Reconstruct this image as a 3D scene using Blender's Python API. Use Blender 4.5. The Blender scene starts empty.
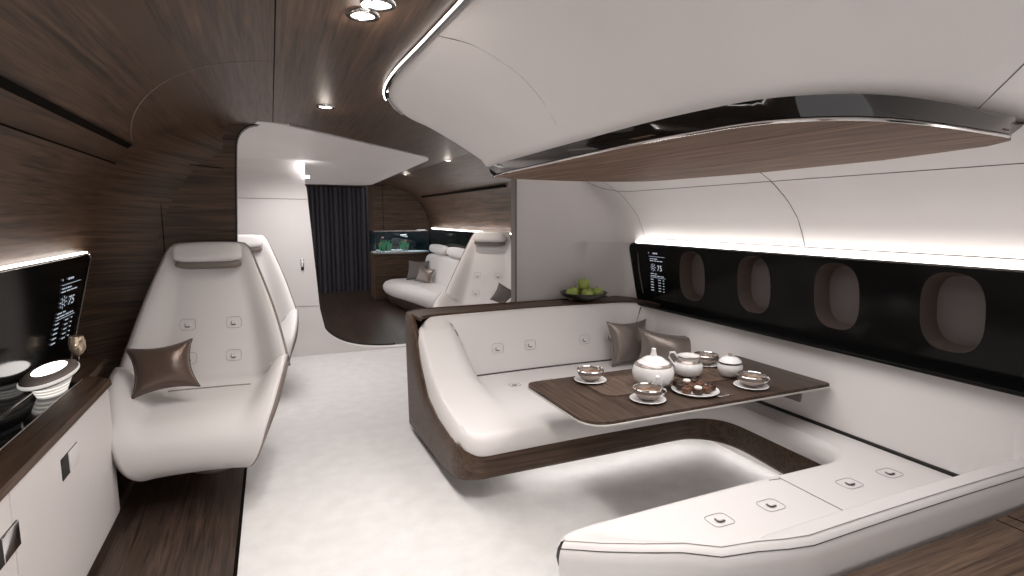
import bpy, bmesh, math, random
import numpy as np
from math import sin, cos, pi, radians
from mathutils import Vector, Matrix
random.seed(7)
SC = bpy.context.scene
COL = SC.collection
# ------------------------------------------------------------ camera, world, exposure
cam_d = bpy.data.cameras.new('camera')
cam = bpy.data.objects.new('camera', cam_d); COL.objects.link(cam)
cam_d.sensor_width = 36; cam_d.lens = 553/1024*36; cam_d.clip_start = .02
cam.location = (0, 0, 1.6)
cam.rotation_euler = (radians(90-7.3), 0, radians(-23.4))
SC.camera = cam
SC.view_settings.view_transform = 'Standard'; SC.view_settings.look = 'None'
SC.view_settings.gamma = 1; SC.view_settings.exposure = 0.12
SC.view_settings.use_curve_mapping = False
W = bpy.data.worlds.new('world'); SC.world = W; W.use_nodes = True
bg = W.node_tree.nodes['Background']; bg.inputs[0].default_value = (1, .97, .96, 1); bg.inputs[1].default_value = .95

def area(name, loc, size, power, rot=(0,0,0), col=(1,.965,.945), sy=None, spread=180):
    d = bpy.data.lights.new(name, 'AREA'); d.energy = power; d.color = col
    d.shape = 'RECTANGLE' if sy else 'SQUARE'; d.size = size; d.spread = radians(spread)
    if sy: d.size_y = sy
    o = bpy.data.objects.new(name, d); o.location = loc; o.rotation_euler = rot; COL.objects.link(o)
    return o
def spot(name, loc, power, angle=80, blend=.6, col=(1,.9,.82), rot=(0,0,0), r=.03):
    d = bpy.data.lights.new(name, 'SPOT'); d.energy = power; d.spot_size = radians(angle); d.spot_blend = blend; d.color = col; d.shadow_soft_size = r
    o = bpy.data.objects.new(name, d); o.location = loc; o.rotation_euler = rot; COL.objects.link(o)
    return o
# unseen fill lamps added to brighten the aisle floor and the lounge below canopy
area('aisle_fill', (.28, 1.6, 2.235), .45, 22, sy=3.6, spread=125)
area('aisle_fill', (.3, 5.6, 2.13), .8, 20, sy=1.6, spread=150)
area('lounge_fill', (1.9, 2.1, 1.825), .9, 13, sy=1.8, spread=140)

# ------------------------------------------------------------ materials
def mat(name, col, rough=.5, metal=0, spec=.5, emit=None, es=0, bump=None, coat=0, trans=0, ior=1.45, sheen=0, mottle=0, mscale=3):
    m = bpy.data.materials.new(name); m.use_nodes = True; nt = m.node_tree; b = nt.nodes['Principled BSDF']
    b.inputs['Base Color'].default_value = (*col, 1); b.inputs['Roughness'].default_value = rough
    b.inputs['Metallic'].default_value = metal; b.inputs['Specular IOR Level'].default_value = spec
    b.inputs['Coat Weight'].default_value = coat; b.inputs['Transmission Weight'].default_value = trans; b.inputs['IOR'].default_value = ior
    b.inputs['Sheen Weight'].default_value = sheen
    if emit: b.inputs['Emission Color'].default_value = (*emit, 1); b.inputs['Emission Strength'].default_value = es
    tc = nt.nodes.new('ShaderNodeTexCoord')
    if mottle:
        n = nt.nodes.new('ShaderNodeTexNoise'); n.inputs['Scale'].default_value = mscale; n.inputs['Detail'].default_value = 5
        nt.links.new(tc.outputs['Object'], n.inputs['Vector'])
        r = nt.nodes.new('ShaderNodeValToRGB'); r.color_ramp.elements[0].position = .3; r.color_ramp.elements[1].position = .7
        r.color_ramp.elements[0].color = (*[c*(1-mottle) for c in col], 1); r.color_ramp.elements[1].color = (*[min(1, c*(1+mottle)) for c in col], 1)
        nt.links.new(n.outputs[0], r.inputs[0]); nt.links.new(r.outputs[0], b.inputs['Base Color'])
    if bump:
        n = nt.nodes.new('ShaderNodeTexNoise'); n.inputs['Scale'].default_value = bump[0]; n.inputs['Detail'].default_value = 4
        nt.links.new(tc.outputs['Object'], n.inputs['Vector'])
        bp = nt.nodes.new('ShaderNodeBump'); bp.inputs['Strength'].default_value = bump[1]; bp.inputs['Distance'].default_value = .01
        nt.links.new(n.outputs[0], bp.inputs['Height']); nt.links.new(bp.outputs[0], b.inputs['Normal'])
    return m
def wood(name, dark, light, axis='Y', rough=.45, scale=1.0, spec=.3, coat=0):
    m = bpy.data.materials.new(name); m.use_nodes = True; nt = m.node_tree; b = nt.nodes['Principled BSDF']
    tc = nt.nodes.new('ShaderNodeTexCoord'); mp = nt.nodes.new('ShaderNodeMapping')
    s = {'X': (.9, 24, 24), 'Y': (24, .9, 24), 'Z': (24, 24, .9), 'UV': (.9, 24, 1)}[axis]
    mp.inputs['Scale'].default_value = [k*scale for k in s]
    nt.links.new(tc.outputs['UV' if axis == 'UV' else 'Object'], mp.inputs[0])
    n1 = nt.nodes.new('ShaderNodeTexNoise'); n1.inputs['Scale'].default_value = 1.0; n1.inputs['Detail'].default_value = 5; n1.inputs['Distortion'].default_value = 1.6
    n2 = nt.nodes.new('ShaderNodeTexNoise'); n2.inputs['Scale'].default_value = 5.5; n2.inputs['Detail'].default_value = 3
    nt.links.new(mp.outputs[0], n1.inputs[0]); nt.links.new(mp.outputs[0], n2.inputs[0])
    mx = nt.nodes.new('ShaderNodeMath'); mx.operation = 'MULTIPLY_ADD'; mx.inputs[1].default_value = .62
    m2 = nt.nodes.new('ShaderNodeMath'); m2.operation = 'MULTIPLY'; m2.inputs[1].default_value = .38
    nt.links.new(n2.outputs[0], m2.inputs[0]); nt.links.new(n1.outputs[0], mx.inputs[0]); nt.links.new(m2.outputs[0], mx.inputs[2])
    r = nt.nodes.new('ShaderNodeValToRGB'); r.color_ramp.elements[0].position = .36; r.color_ramp.elements[1].position = .68
    r.color_ramp.elements[0].color = (*dark, 1); r.color_ramp.elements[1].color = (*light, 1)
    nt.links.new(mx.outputs[0], r.inputs[0]); nt.links.new(r.outputs[0], b.inputs['Base Color'])
    bp = nt.nodes.new('ShaderNodeBump'); bp.inputs['Strength'].default_value = .12; bp.inputs['Distance'].default_value = .004
    nt.links.new(mx.outputs[0], bp.inputs['Height']); nt.links.new(bp.outputs[0], b.inputs['Normal'])
    b.inputs['Roughness'].default_value = rough; b.inputs['Specular IOR Level'].default_value = spec; b.inputs['Coat Weight'].default_value = coat
    b.inputs['Coat Roughness'].default_value = .15
    return m
WD, WL = (.031, .0190, .0130), (.134, .080, .051)
M = dict(
  wood_uv=wood('wood_shell', WD, WL, 'UV'), wood_y=wood('wood_along', WD, WL, 'Y'), wood_x=wood('wood_across', WD, WL, 'X'),
  wood_floor=wood('wood_floor', (.022, .015, .012), (.085, .056, .042), 'Y', rough=.3),
  wood_table=wood('wood_table', (.030, .020, .015), (.105, .070, .052), 'Y', rough=.35, spec=.10),
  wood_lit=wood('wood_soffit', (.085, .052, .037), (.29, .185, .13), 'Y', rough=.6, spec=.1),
  runner=wood('runner_wood', (.085, .056, .042), (.155, .105, .08), 'Y', rough=.25),
  leather=mat('white_leather', (.76, .73, .72), .42, bump=(160, .05)),
  leather_taupe=mat('taupe_leather', (.26, .215, .195), .45, bump=(160, .05)),
  wall=mat('white_wall', (.76, .725, .715), .55, mottle=.025, mscale=2),
  canopy=mat('white_canopy', (.87, .84, .83), .5, mottle=.03, mscale=2),
  carpet=mat('carpet', (.76, .745, .74), .95, bump=(240, .35), mottle=.05, mscale=9, sheen=.2),
  black=mat('black_gloss', (.006, .006, .006), .12, spec=.12), black_top=mat('black_counter', (.006, .006, .006), .06, spec=.5), black_m=mat('black_matt', (.01, .009, .008), .5),
  black_trim=mat('black_trim', (.012, .011, .011), .05, coat=.6),
  reveal=mat('window_reveal', (.075, .055, .047), .5), shade=mat('window_shade', (.105, .088, .085), .5),
  seam=mat('seam', (.07, .06, .055), .7), seam_soft=mat('seam_soft', (.32, .28, .265), .7), groove=mat('wood_groove', (.006, .005, .004), .9, spec=.05),
  chrome=mat('chrome', (.8, .79, .78), .12, metal=1), steel=mat('steel', (.45, .42, .40), .25, metal=1),
  satin_metal=mat('satin_metal', (.62, .60, .58), .5, metal=.6), wood_cab_lit=wood('cabinet_wood_lit', (.06, .038, .028), (.22, .145, .10), 'X'),  # cabinet top: same wood, its lit look put into a lighter colour
  porcelain=mat('porcelain', (.84, .82, .81), .12, coat=.4), silver=mat('silver_glaze', (.40, .34, .31), .18, metal=.45),
  tea=mat('tea', (.16, .09, .05), .04), choco=mat('chocolate', (.045, .022, .014), .35, bump=(60, .4)), choco2=mat('milk_chocolate', (.12, .055, .03), .4, bump=(60, .4)),
  cream=mat('cream', (.8, .76, .7), .5), apple=mat('apple', (.36, .44, .11), .3, mottle=.2, mscale=18), stem=mat('stem', (.06, .035, .02), .6),
  bowl=mat('bowl_dark', (.028, .024, .022), .3), satin=mat('satin', (.12, .078, .06), .3, metal=.25, sheen=.3, bump=(14, .5)),
  satin2=mat('satin_grey', (.23, .19, .17), .25, metal=.4, sheen=.3, bump=(14, .5)), grey_cush=mat('grey_cushion', (.13, .115, .11), .6),
  curtain=mat('curtain', (.05, .046, .056), .85), glow=mat('led', (1, 1, 1), .5, emit=(1, .95, .9), es=7), glow_soft=mat('led_soft', (1, 1, 1), .5, emit=(1, .95, .9), es=5),
  text=mat('screen_text', (0, 0, 0), .5, emit=(.8, .88, 1), es=.55), lampglass=mat('lamp_glass', (.8, .78, .75), .3, emit=(1, .96, .9), es=.35),
  taupe=mat('taupe_shell', (.21, .175, .155), .4), plinth=mat('plinth', (.55, .51, .5), .6),
  glass=mat('glass', (1, 1, 1), .02, trans=1), gold=mat('smoked_glass', (.75, .6, .45), .1, metal=.6),
  green=mat('water_plant', (.03, .16, .07), .5, emit=(.05, .3, .15), es=.15), red=mat('red_flower', (.4, .07, .04), .5), pebble=mat('pebble', (.5, .52, .54), .6), water=mat('tank_back', (.003, .008, .01), .15),
  white=mat('cabinet_white', (.77, .73, .715), .35), marble=mat('chair_pad', (.77, .74, .73), .38, bump=(160, .04)),
)
# ------------------------------------------------------------ helpers
def wloc(p):
    v = Vector((0, 0, 0))
    while p is not None: v = v + p.location; p = p.parent
    return v
def mk(name, V, F, m, parent=None, smooth=True, label=None, angle=40):
    off = wloc(parent)
    me = bpy.data.meshes.new(name)
    me.from_pydata([(float(v[0]-off.x), float(v[1]-off.y), float(v[2]-off.z)) for v in V], [], F)
    bm = bmesh.new(); bm.from_mesh(me); bmesh.ops.remove_doubles(bm, verts=bm.verts, dist=1e-5)
    bmesh.ops.recalc_face_normals(bm, faces=bm.faces); bm.to_mesh(me); bm.free()
    me.materials.append(M[m] if isinstance(m, str) else m)
    if smooth:
        me.polygons.foreach_set('use_smooth', [True]*len(me.polygons)); me.set_sharp_from_angle(angle=radians(angle))
    o = bpy.data.objects.new(name, me); COL.objects.link(o)
    if parent: o.parent = parent
    if label: o['label'] = label
    return o
def mirror_ok(o): return o
def struct(o): o['kind'] = 'structure'; return o
def thing(name, label, cat, loc=(0, 0, 0), group=None):
    o = bpy.data.objects.new(name, None); o.empty_display_size = .1; o.location = loc; COL.objects.link(o)
    o['label'] = label; o['category'] = cat
    if group: o['group'] = group
    return o
def tag(o, label, cat, group=None):
    o['label'] = label; o['category'] = cat
    if group: o['group'] = group
    return o
def copy_tree(o, parent=None):
    c = o.copy(); COL.objects.link(c); c.parent = parent
    for ch in list(o.children): copy_tree(ch, c)
    return c
def quads(nu, nv, cu=False, cv=False):
    F = []
    for i in range(nu if cu else nu-1):
        for j in range(nv if cv else nv-1):
            a = i*nv+j; b = ((i+1) % nu)*nv+j; c = ((i+1) % nu)*nv+(j+1) % nv; d = i*nv+(j+1) % nv
            F.append((a, b, c, d))
    return F
def grid(fn, us, vs, cu=False, cv=False):
    V = [fn(u, v) for u in us for v in vs]
    return V, quads(len(us), len(vs), cu, cv)
def merge(*parts):
    V, F = [], []
    for v, f in parts:
        n = len(V); V += list(v); F += [tuple(i+n for i in q) for q in f]
    return V, F
def xf(vf, loc=(0, 0, 0), rz=0, rx=0, ry=0, s=1):
    m = Matrix.Translation(loc) @ Matrix.Rotation(rz, 4, 'Z') @ Matrix.Rotation(ry, 4, 'Y') @ Matrix.Rotation(rx, 4, 'X') @ Matrix.Scale(s, 4)
    return [tuple(m @ Vector(v)) for v in vf[0]], vf[1]
def lin(a, b, n): return [a+(b-a)*i/(n-1) for i in range(n)]
def interp(x, xs, ys): return float(np.interp(x, xs, ys))
def cl(x, a=0., b=1.): return max(a, min(b, x))
def ss(x): x = cl(x); return x*x*(3-2*x)
def box(x0, x1, y0, y1, z0, z1, b=0.0, seg=3):
    bm = bmesh.new(); bmesh.ops.create_cube(bm, size=1)
    for v in bm.verts: v.co = Vector(((x0+x1)/2+v.co.x*(x1-x0), (y0+y1)/2+v.co.y*(y1-y0), (z0+z1)/2+v.co.z*(z1-z0)))
    if b > 0: bmesh.ops.bevel(bm, geom=bm.edges[:], offset=b, segments=seg, affect='EDGES', profile=.5)
    bm.verts.index_update()
    V = [tuple(v.co) for v in bm.verts]; F = [tuple(v.index for v in f.verts) for f in bm.faces]; bm.free()
    return V, F
def lathe(prof, n=40, loc=(0, 0, 0), sx=1, sy=1):
    V = []; F = []
    for i in range(n):
        a = 2*pi*i/n
        for r, z in prof: V.append((loc[0]+r*cos(a)*sx, loc[1]+r*sin(a)*sy, loc[2]+z))
    return V, quads(n, len(prof), True, False)
def tube(pts, r, n=8, cap=True):
    pts = [Vector(p) for p in pts]; V = []; F = []
    rr = r if isinstance(r, (list, tuple)) else [r]*len(pts)
    up = Vector((0, 0, 1))
    for i, p in enumerate(pts):
        t = (pts[min(i+1, len(pts)-1)]-pts[max(i-1, 0)])
        t = t.normalized() if t.length > 1e-9 else Vector((1, 0, 0))
        u = up if abs(t.dot(up)) < .95 else Vector((1, 0, 0))
        a = t.cross(u).normalized(); b = t.cross(a).normalized()
        for k in range(n):
            an = 2*pi*k/n; V.append(tuple(p+a*rr[i]*cos(an)+b*rr[i]*sin(an)))
    F = quads(len(pts), n, False, True)
    if cap: F += [tuple(range(n)), tuple(range((len(pts)-1)*n, len(pts)*n))]
    return V, F
def bez(a, c, b, n, last=True):
    out = []
    for i in range(n):
        t = i/(n-1) if last else i/n
        out.append(tuple((1-t)**2*a[k]+2*t*(1-t)*c[k]+t*t*b[k] for k in range(len(a))))
    return out
def seg(a, b, n): return [tuple(a[k]+(b[k]-a[k])*i/n for k in range(len(a))) for i in range(n)]
def catmull(P, n=10):
    P = [np.array(p, float) for p in P]; Q = [2*P[0]-P[1]]+P+[2*P[-1]-P[-2]]; out = []
    for i in range(1, len(Q)-2):
        for k in range(n):
            t = k/n
            out.append(.5*((2*Q[i])+(-Q[i-1]+Q[i+1])*t+(2*Q[i-1]-5*Q[i]+4*Q[i+1]-Q[i+2])*t*t+(-Q[i-1]+3*Q[i]-3*Q[i+1]+Q[i+2])*t**3))
    out.append(P[-1]); return [tuple(p) for p in out]
def round_poly(pts, rads, n=8):
    out = []; N = len(pts)
    for i in range(N):
        p = Vector(pts[i]); a = Vector(pts[i-1])-p; b = Vector(pts[(i+1) % N])-p
        r = rads[i] if isinstance(rads, (list, tuple)) else rads
        ra = min(r, a.length*.49); rb = min(r, b.length*.49)
        if r <= 1e-6: out.append(tuple(p)); continue
        out += bez(tuple(p+a.normalized()*ra), tuple(p), tuple(p+b.normalized()*rb), n)
    return out
def slab(pts, fn, bev=0.0):
    """closed 2D outline -> thick slab; fn(x, y, side) gives the 3D point, side 0..1"""
    n = len(pts); V = []; F = []
    for s in (0, 1): V += [fn(p[0], p[1], s) for p in pts]
    F = [tuple(range(n)), tuple(range(n, 2*n))]+[(i, (i+1) % n, n+(i+1) % n, n+i) for i in range(n)]
    return V, F
def plate_with_holes(outer, holes):
    """2D triangulated plate; returns (x, y) verts and faces"""
    bm = bmesh.new(); es = []
    for loop in [outer]+holes:
        vs = [bm.verts.new((p[0], p[1], 0)) for p in loop]
        es += [bm.edges.new((vs[i], vs[(i+1) % len(vs)])) for i in range(len(vs))]
    bmesh.ops.triangle_fill(bm, edges=es, use_beauty=True, use_dissolve=False)
    bm.verts.index_update()
    V = [(v.co.x, v.co.y) for v in bm.verts]; F = [tuple(v.index for v in f.verts) for f in bm.faces]; bm.free()
    return V, F
def superpt(u, v, e1=.5, e2=.5):
    f = lambda c, e: math.copysign(abs(c)**e, c)
    return (f(cos(v), e1)*f(cos(u), e2), f(cos(v), e1)*f(sin(u), e2), f(sin(v), e1))
def pad(sx, sy, sz, e1=.5, e2=.5, nu=40, nv=20):
    return grid(lambda u, v: tuple(c*s for c, s in zip(superpt(u, v, e1, e2), (sx, sy, sz))), [2*pi*i/nu for i in range(nu)], lin(-pi/2, pi/2, nv), True, False)
def mods(o, solid=None, off=-1, sub=0, bevel=0):
    if solid: m = o.modifiers.new('thickness', 'SOLIDIFY'); m.thickness = solid; m.offset = off
    if bevel: m = o.modifiers.new('bevel', 'BEVEL'); m.width = bevel; m.segments = 3; m.limit_method = 'ANGLE'
    if sub: m = o.modifiers.new('smooth', 'SUBSURF'); m.levels = sub; m.render_levels = sub
    return o

# ------------------------------------------------------------ room shell
YF = 4.3
PROF = [(-1.13, 0), (-1.13, .7), (-1.12, 1.0), (-1.07, 1.38), (-1.0, 1.62), (-.89, 1.84), (-.73, 2.03), (-.5, 2.145), (-.2, 2.22), (.15, 2.25)]
PROFC = catmull(PROF, 6)
RC = .36
def inset_w(x): return 1-ss((x+.62)/.45)
def left_pt(p, y, k=0):
    """k: 0 plain, up to 1 across the fillet into the bulkhead"""
    th = k*pi/2; i = RC*(1-cos(th)); w = inset_w(p[0])
    nx, nz = 1., 0.
    f = cl((p[0]+1.13)/1.2)
    nx = 1-f*.75; nz = -f
    L = math.hypot(nx, nz)
    return (p[0]+nx/L*i*w*(1.0), y if k == 0 else YF-RC+RC*sin(th), p[1]+nz/L*i*w*.45)
lo = [p for p in PROFC if p[1] <= 1.93]; hi = [p for p in PROFC if p[1] >= 1.90]
cut = next(i for i, p in enumerate(PROFC) if p[1] > 1.93)
lo, hi = PROFC[:cut+1], PROFC[cut:]
UVD = {}
def ukey(p): return (round(p[0], 3), round(p[1], 3), round(p[2], 3))
def shell_rows(ps):
    V = []; rows = lin(-1.6, YF-RC, 14); ks = lin(.08, 1, 12)
    for p in ps:
        i = PROFC.index(p); v = sum(math.dist(PROFC[k], PROFC[k+1]) for k in range(i))
        for y in rows: V.append(left_pt(p, y)); UVD[ukey(V[-1])] = (y, v)
        for k in ks: V.append(left_pt(p, 0, k)); UVD[ukey(V[-1])] = (YF-RC+RC*k*1.4, v)
    return V, quads(len(ps), 26)
VEND = sum(math.dist(PROFC[k], PROFC[k+1]) for k in range(len(PROFC)-1))
def put_uv(o):
    me = o.data; L = me.uv_layers.new(name='UVMap')
    for lp in me.loops:
        c = me.vertices[lp.vertex_index].co; k = ukey(c)
        L.data[lp.index].uv = UVD[k] if k in UVD else (c.y, VEND+(c.x-.15) if c.z > 2.24 else VEND+1.75+math.hypot(c.x-1.9, c.z-2.25))
put_uv(struct(mk('wall_left', *shell_rows(lo), 'wood_uv')))
# ceiling: left curve, flat middle and the right curve of the far cabin
cv = shell_rows(hi)
flat = grid(lambda x, y: (x, y, 2.25), lin(.15, 1.9, 5), lin(-1.6, 12.6, 20))
PR = [(1.9, 2.25), (2.1, 2.2), (2.33, 2.13), (2.55, 2.02), (2.72, 1.84), (2.84, 1.62), (2.9, 1.40)]
rc = catmull(PR, 6)
rcurve = ([(p[0], y, p[1]) for p in rc for y in (4.34, 6, 8, 11)], quads(len(rc), 4))
ceil = struct(mk('ceiling', *merge(cv, flat, rcurve), 'wood_uv'))
put_uv(ceil)
_px = [p[0] for p in PROFC]; _pz = [p[1] for p in PROFC]
mk('slot', *grid(lambda y, t: (-.757+.026*t+.004, y, interp(-.757+.026*t, _px, _pz)-.006), [-1.5, 1, 3, 3.90, 3.96], lin(0, 1, 5)), 'groove', ceil, label='dark recessed slot')
mk('slot', *tube([(2.60, 6.2, 1.975), (2.60, 10.2, 1.975)], .022, 6), 'groove', ceil, label='dark recessed slot')
mk('panel_seam', *tube([(.045, -1.5, 2.247), (.045, 4.3, 2.247)], .006, 5), 'groove', ceil)
arc = bez((.03, 2.60, 2.246), (-.52, 2.62, 2.2), (-.72, 3.92, 2.0), 20)
arc2 = []
for p in arc:
    z = interp(p[0], [q[0] for q in PROFC if q[1] > 1.3], [q[1] for q in PROFC if q[1] > 1.3]); arc2.append((p[0], p[1], z))
mk('panel_seam', *tube(arc2, .002, 5), 'taupe', ceil)
wl = bpy.data.objects['wall_left']
mk('panel_seam', *tube([(-.83, y, 1.915) for y in (-1.5, 1, 3, 4.0)], .004, 5), 'groove', wl)
# bulkhead facing the camera: flat wood with the rounded opening beside it
inner = [left_pt(p, 0, 1.0) for p in PROFC]
poly = [(p[0], p[2]+.02) for p in inner if p[0] < -.02]
opening = bez((-.02, 2.235), (-.185, 2.235), (-.19, 2.06), 12)+[(-.20, 1.9), (-.235, 1.2), (-.25, 0)]
pl = poly+opening
bh = struct(mk('wall_partition', *slab(pl, lambda x, z, s: (x, YF+.0+.09*s, z)), 'wood_x', smooth=False))
mk('panel_seam', *merge(tube([(-.66, YF-.002, .3), (-.66, YF-.002, 1.93)], .003, 5), tube([(-.75, YF-.002, 1.97), (-.28, YF-.002, 1.93)], .003, 5)), 'groove', bh)
mk('edge_strip', *tube([(x-.004, YF-.004, z) for x, z in opening[1:]], .005, 6), 'black_m', bh)

# floors
struct(mk('floor', *box(-.22, 3.0, -1.6, 6.78, -.06, 0), 'carpet', smooth=False))
st = struct(mk('floor_step', *box(-1.15, -.235, -1.6, 4.3, -.06, .006, .003), 'wood_floor', smooth=False))
mk('edge_strip', *box(-.236, -.22, -1.6, 4.3, -.05, .012, .003), 'groove', st)
struct(mk('floor_alcove', *box(-1.15, -.22, 4.3, 6.78, -.06, 0), 'carpet', smooth=False))
struct(mk('floor_far', *box(-.5, 3.0, 6.78, 13.2, -.08, -.005), 'wood_floor', smooth=False))

# alcove walls, white portal wall and the far cabin
struct(mk('wall_alcove', *grid(lambda y, t: (-1.1+.25*ss(max(0, (t-.6)/.4)), y, 2.18*t), lin(4.39, 6.7, 6), lin(0, 1, 12)), 'wall'))
edge = [(1.5, .0), (1.5, .012)]+bez((1.35, .014), (.68, .02), (.52, .30), 14)+[(.47, .55), (.43, 1.2), (.385, 1.93)]
outl = [(-1.12, 0)]+edge+[(.33, 2.03), (.1, 2.2), (-1.12, 2.2)]
pw = struct(mk('wall_portal', *slab(outl, lambda x, z, s: (x, 6.7+.12*s, z)), 'wall', smooth=False))
mk('edge_strip', *tube([(x+.004, 6.83, z) for x, z in edge[2:]], .018, 6), 'black_m', pw)
mk('panel_seam', *merge(tube([(-1.1, 6.698, 1.81), (.40, 6.698, 1.80)], .003, 5), tube([(-.1, 6.698, .60), (.46, 6.698, .58)], .003, 5)), 'seam_soft', pw)
mk('cove_fillet', *grid(lambda x, a: (x, 6.7-.35*(1-cos(a)), 2.228-.35+.35*sin(a)), lin(-1.1, .37, 12), lin(0, pi/2, 10)), 'wall', pw)
struct(mk('ceiling_alcove', *slab([(p[0], p[1]) for p in round_poly([(-1.15, 4.40), (-.20, 4.36), (-.19, 4.14), (.05, 4.20), (1.66, 6.02), (1.62, 10.0), (.2, 10.0), (-1.15, 7.5)], [0, 0, .14, .1, .28, .3, 0, 0])],
    lambda x, y, s: (x, y, 2.236-.022*max(0, y-6)+.012*s)), 'wall', smooth=False))
mk('light_slot', *box(.34, .42, 6.64, 6.69, 2.03, 2.06), 'glow_soft', pw)
area('portal_light', (.36, 6.5, 2.06), .1, .35, rot=(radians(150), 0, 0), sy=.08)

cu = lambda u, v: (.3+1.75*u, 12.4+.024*sin(u*2*pi*19)+.015*sin(u*41), -.004+2.24*v)
mk_c = thing('curtain', 'floor-length dark pleated curtain closing off the far end of the aisle', 'curtain', (1.2, 12.4, 0))
mk('fabric', *grid(cu, lin(0, 1, 240), [0, .5, 1]), 'curtain', mk_c)
mk('rail', *tube([(.3, 12.4, 2.235), (2.05, 12.4, 2.235)], .012), 'black_m', mk_c)
struct(mk('wall_far', *box(-.6, 3.1, 12.75, 12.85, 0, 2.3), 'black_m', smooth=False))
# far cabin: facing wood partition above a niche
pan = [(1.79, 1.34), (2.91, 1.36)]+[(x, z) for x, z in reversed(rc) if z > 1.42]+[(1.79, 2.25)]
fp = struct(mk('wall_far_partition', *slab(pan, lambda x, z, s: (x, 10.8+.5*s, z)), 'wood_x', smooth=False))
mk('panel_seam', *tube([(1.98, 10.797, 1.36), (1.98, 10.797, 2.24)], .004, 5), 'groove', fp)
mk('trim_strip', *box(1.79, 2.9, 10.785, 10.80, 1.325, 1.345), 'steel', fp)
struct(mk('wall_far_right', *merge(box(2.93, 3.0, 4.36, 11.3, 0, 1.40), box(2.895, 2.93, 4.5, 10.8, 0, .88)), 'wood_y', smooth=False))
t1 = struct(mk('trim_2', *box(2.88, 2.93, 4.9, 10.8, .90, 1.37, .004), 'black', smooth=False))
mk('light_strip', *box(2.87, 2.90, 4.9, 10.6, 1.375, 1.39), 'glow', t1)
for y, p in ((9.6, .9), (8.6, 1.1), (7.6, 1.2), (6.6, 1.0)):
    area('far_cove_light', (2.85, y, 1.40), .04, p*1.3, rot=(radians(180), radians(-25), 0), sy=.9)

# right wall: white panel sweeping from the end wall round to the side
plan = seg((1.88, 4.27), (2.35, 4.27), 8)+bez((2.35, 4.27), (2.9, 4.27), (2.9, 3.62), 18)+seg((2.9, 3.62), (2.9, -1.6), 20)[1:]+[(2.9, -1.6)]
wts = [0]*8+[ss(i/17) for i in range(18)]+[1]*21
wts = wts[:len(plan)]
zz = [.0, .6, .9, 1.3, 1.4, 1.5, 1.6, 1.7, 1.8, 1.88, 1.95, 2.02, 2.1, 2.25]
ins = [0, 0, 0, 0, .0, .04, .09, .18, .31, .47, .62, .8, 1.0, 1.2]
def rw(i, z):
    p = plan[i]; d = (interp(z, zz, ins)-(.14 if z < 1.378 else 0))*wts[i]
    return (p[0]-d, p[1], z)
zs = [0, .6, .9, 1.2, 1.377]+lin(1.379, 2.25, 24)
wr = struct(mk('wall_right', [rw(i, z) for i in range(len(plan)) for z in zs], quads(len(plan), len(zs)), 'wall'))
wr.data.set_sharp_from_angle(angle=radians(50))
iv = min(range(len(plan)), key=lambda i: abs(plan[i][1]-2.32) if wts[i] == 1 else 9)
mk('panel_seam', *merge(tube([tuple(np.array(rw(iv, z))+(-.001, 0, -.0005)) for z in lin(1.42, 1.9, 12)], .0016, 5),
   tube([tuple(np.array(rw(22, z))+(-.001, -.001, 0)) for z in lin(1.42, 2.1, 12)], .0010, 5),
   tube([tuple(np.array(rw(i, 1.80+.14*(1-wts[i])))+(-.003*wts[i], -.003*(1-wts[i]), -.001)) for i in range(len(plan))], .0016, 5)), 'seam', wr)
mk('seam_band', *tube([(2.875-.0*wts[i], plan[i][1], 1.425) for i in range(24, len(plan))], .003, 5), 'seam', wr)
mk('wall_end_strip', *box(1.864, 1.88, 4.24, 4.33, 0, 2.24, .003), 'taupe', wr, smooth=False)

# black window band on the right
def bandR(y, z, s=0): return (2.875-.045*(z-.88)/.49-.0+s, y, z)
bo = round_poly([(-1.5, .885), (3.90, .885), (3.99, 1.375), (-1.5, 1.375)], [0, .06, .07, 0])
def oval(cy, cz, a, b, n=36, e=.72):
    return [(cy+a*math.copysign(abs(cos(t))**e, cos(t)), cz+b*math.copysign(abs(sin(t))**e, sin(t))) for t in [2*pi*i/n for i in range(n)]]
WY = [3.22, 2.645, 2.07, 1.50, .93, .36]
V2, F2 = plate_with_holes(bo, [oval(y, 1.165, .135, .185) for y in WY])
band = struct(mk('trim_1', [bandR(a, b) for a, b in V2], F2, 'black', smooth=False))
mk('rim', *tube([bandR(a, b, .004) for a, b in bo[1:-1]], .012, 8), 'black', band)
ledge = box(2.77, 2.90, -1.5, 3.78, .872, .892, .006)
mk('ledge', *ledge, 'black', band)
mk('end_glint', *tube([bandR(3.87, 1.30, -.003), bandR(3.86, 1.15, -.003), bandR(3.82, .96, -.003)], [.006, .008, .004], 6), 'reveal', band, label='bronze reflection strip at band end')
for i, y in enumerate(WY):
    w = struct(bpy.data.objects.new('window_%d' % (i+1), None)); COL.objects.link(w); w.location = (2.86, y, 1.165)
    o0 = oval(y, 1.165, .135, .185); o1 = oval(y, 1.165, .118, .165)
    rows = []
    for k, (dx, f) in enumerate([(0, 0), (.012, .10), (.07, .6), (.105, 1)]):
        rows += [bandR(a+(c-a)*f, b+(d-b)*f, dx) for (a, b), (c, d) in zip(o0, o1)]
    mk('window_frame', rows, quads(4, 36, False, True), 'reveal', w)
    mk('window_shade', [bandR(a, b, .105) for a, b in o1], [tuple(range(36))], 'shade', w, smooth=False)
mk('light_strip', *box(2.845, 2.88, -1.5, 3.92, 1.384, 1.395), 'glow', band)
for y in (3.4, 2.4, 1.4, .4):
    area('band_light', (2.845, y, 1.40), .05, .30, rot=(radians(180), radians(-22), 0), sy=1.0)

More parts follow.
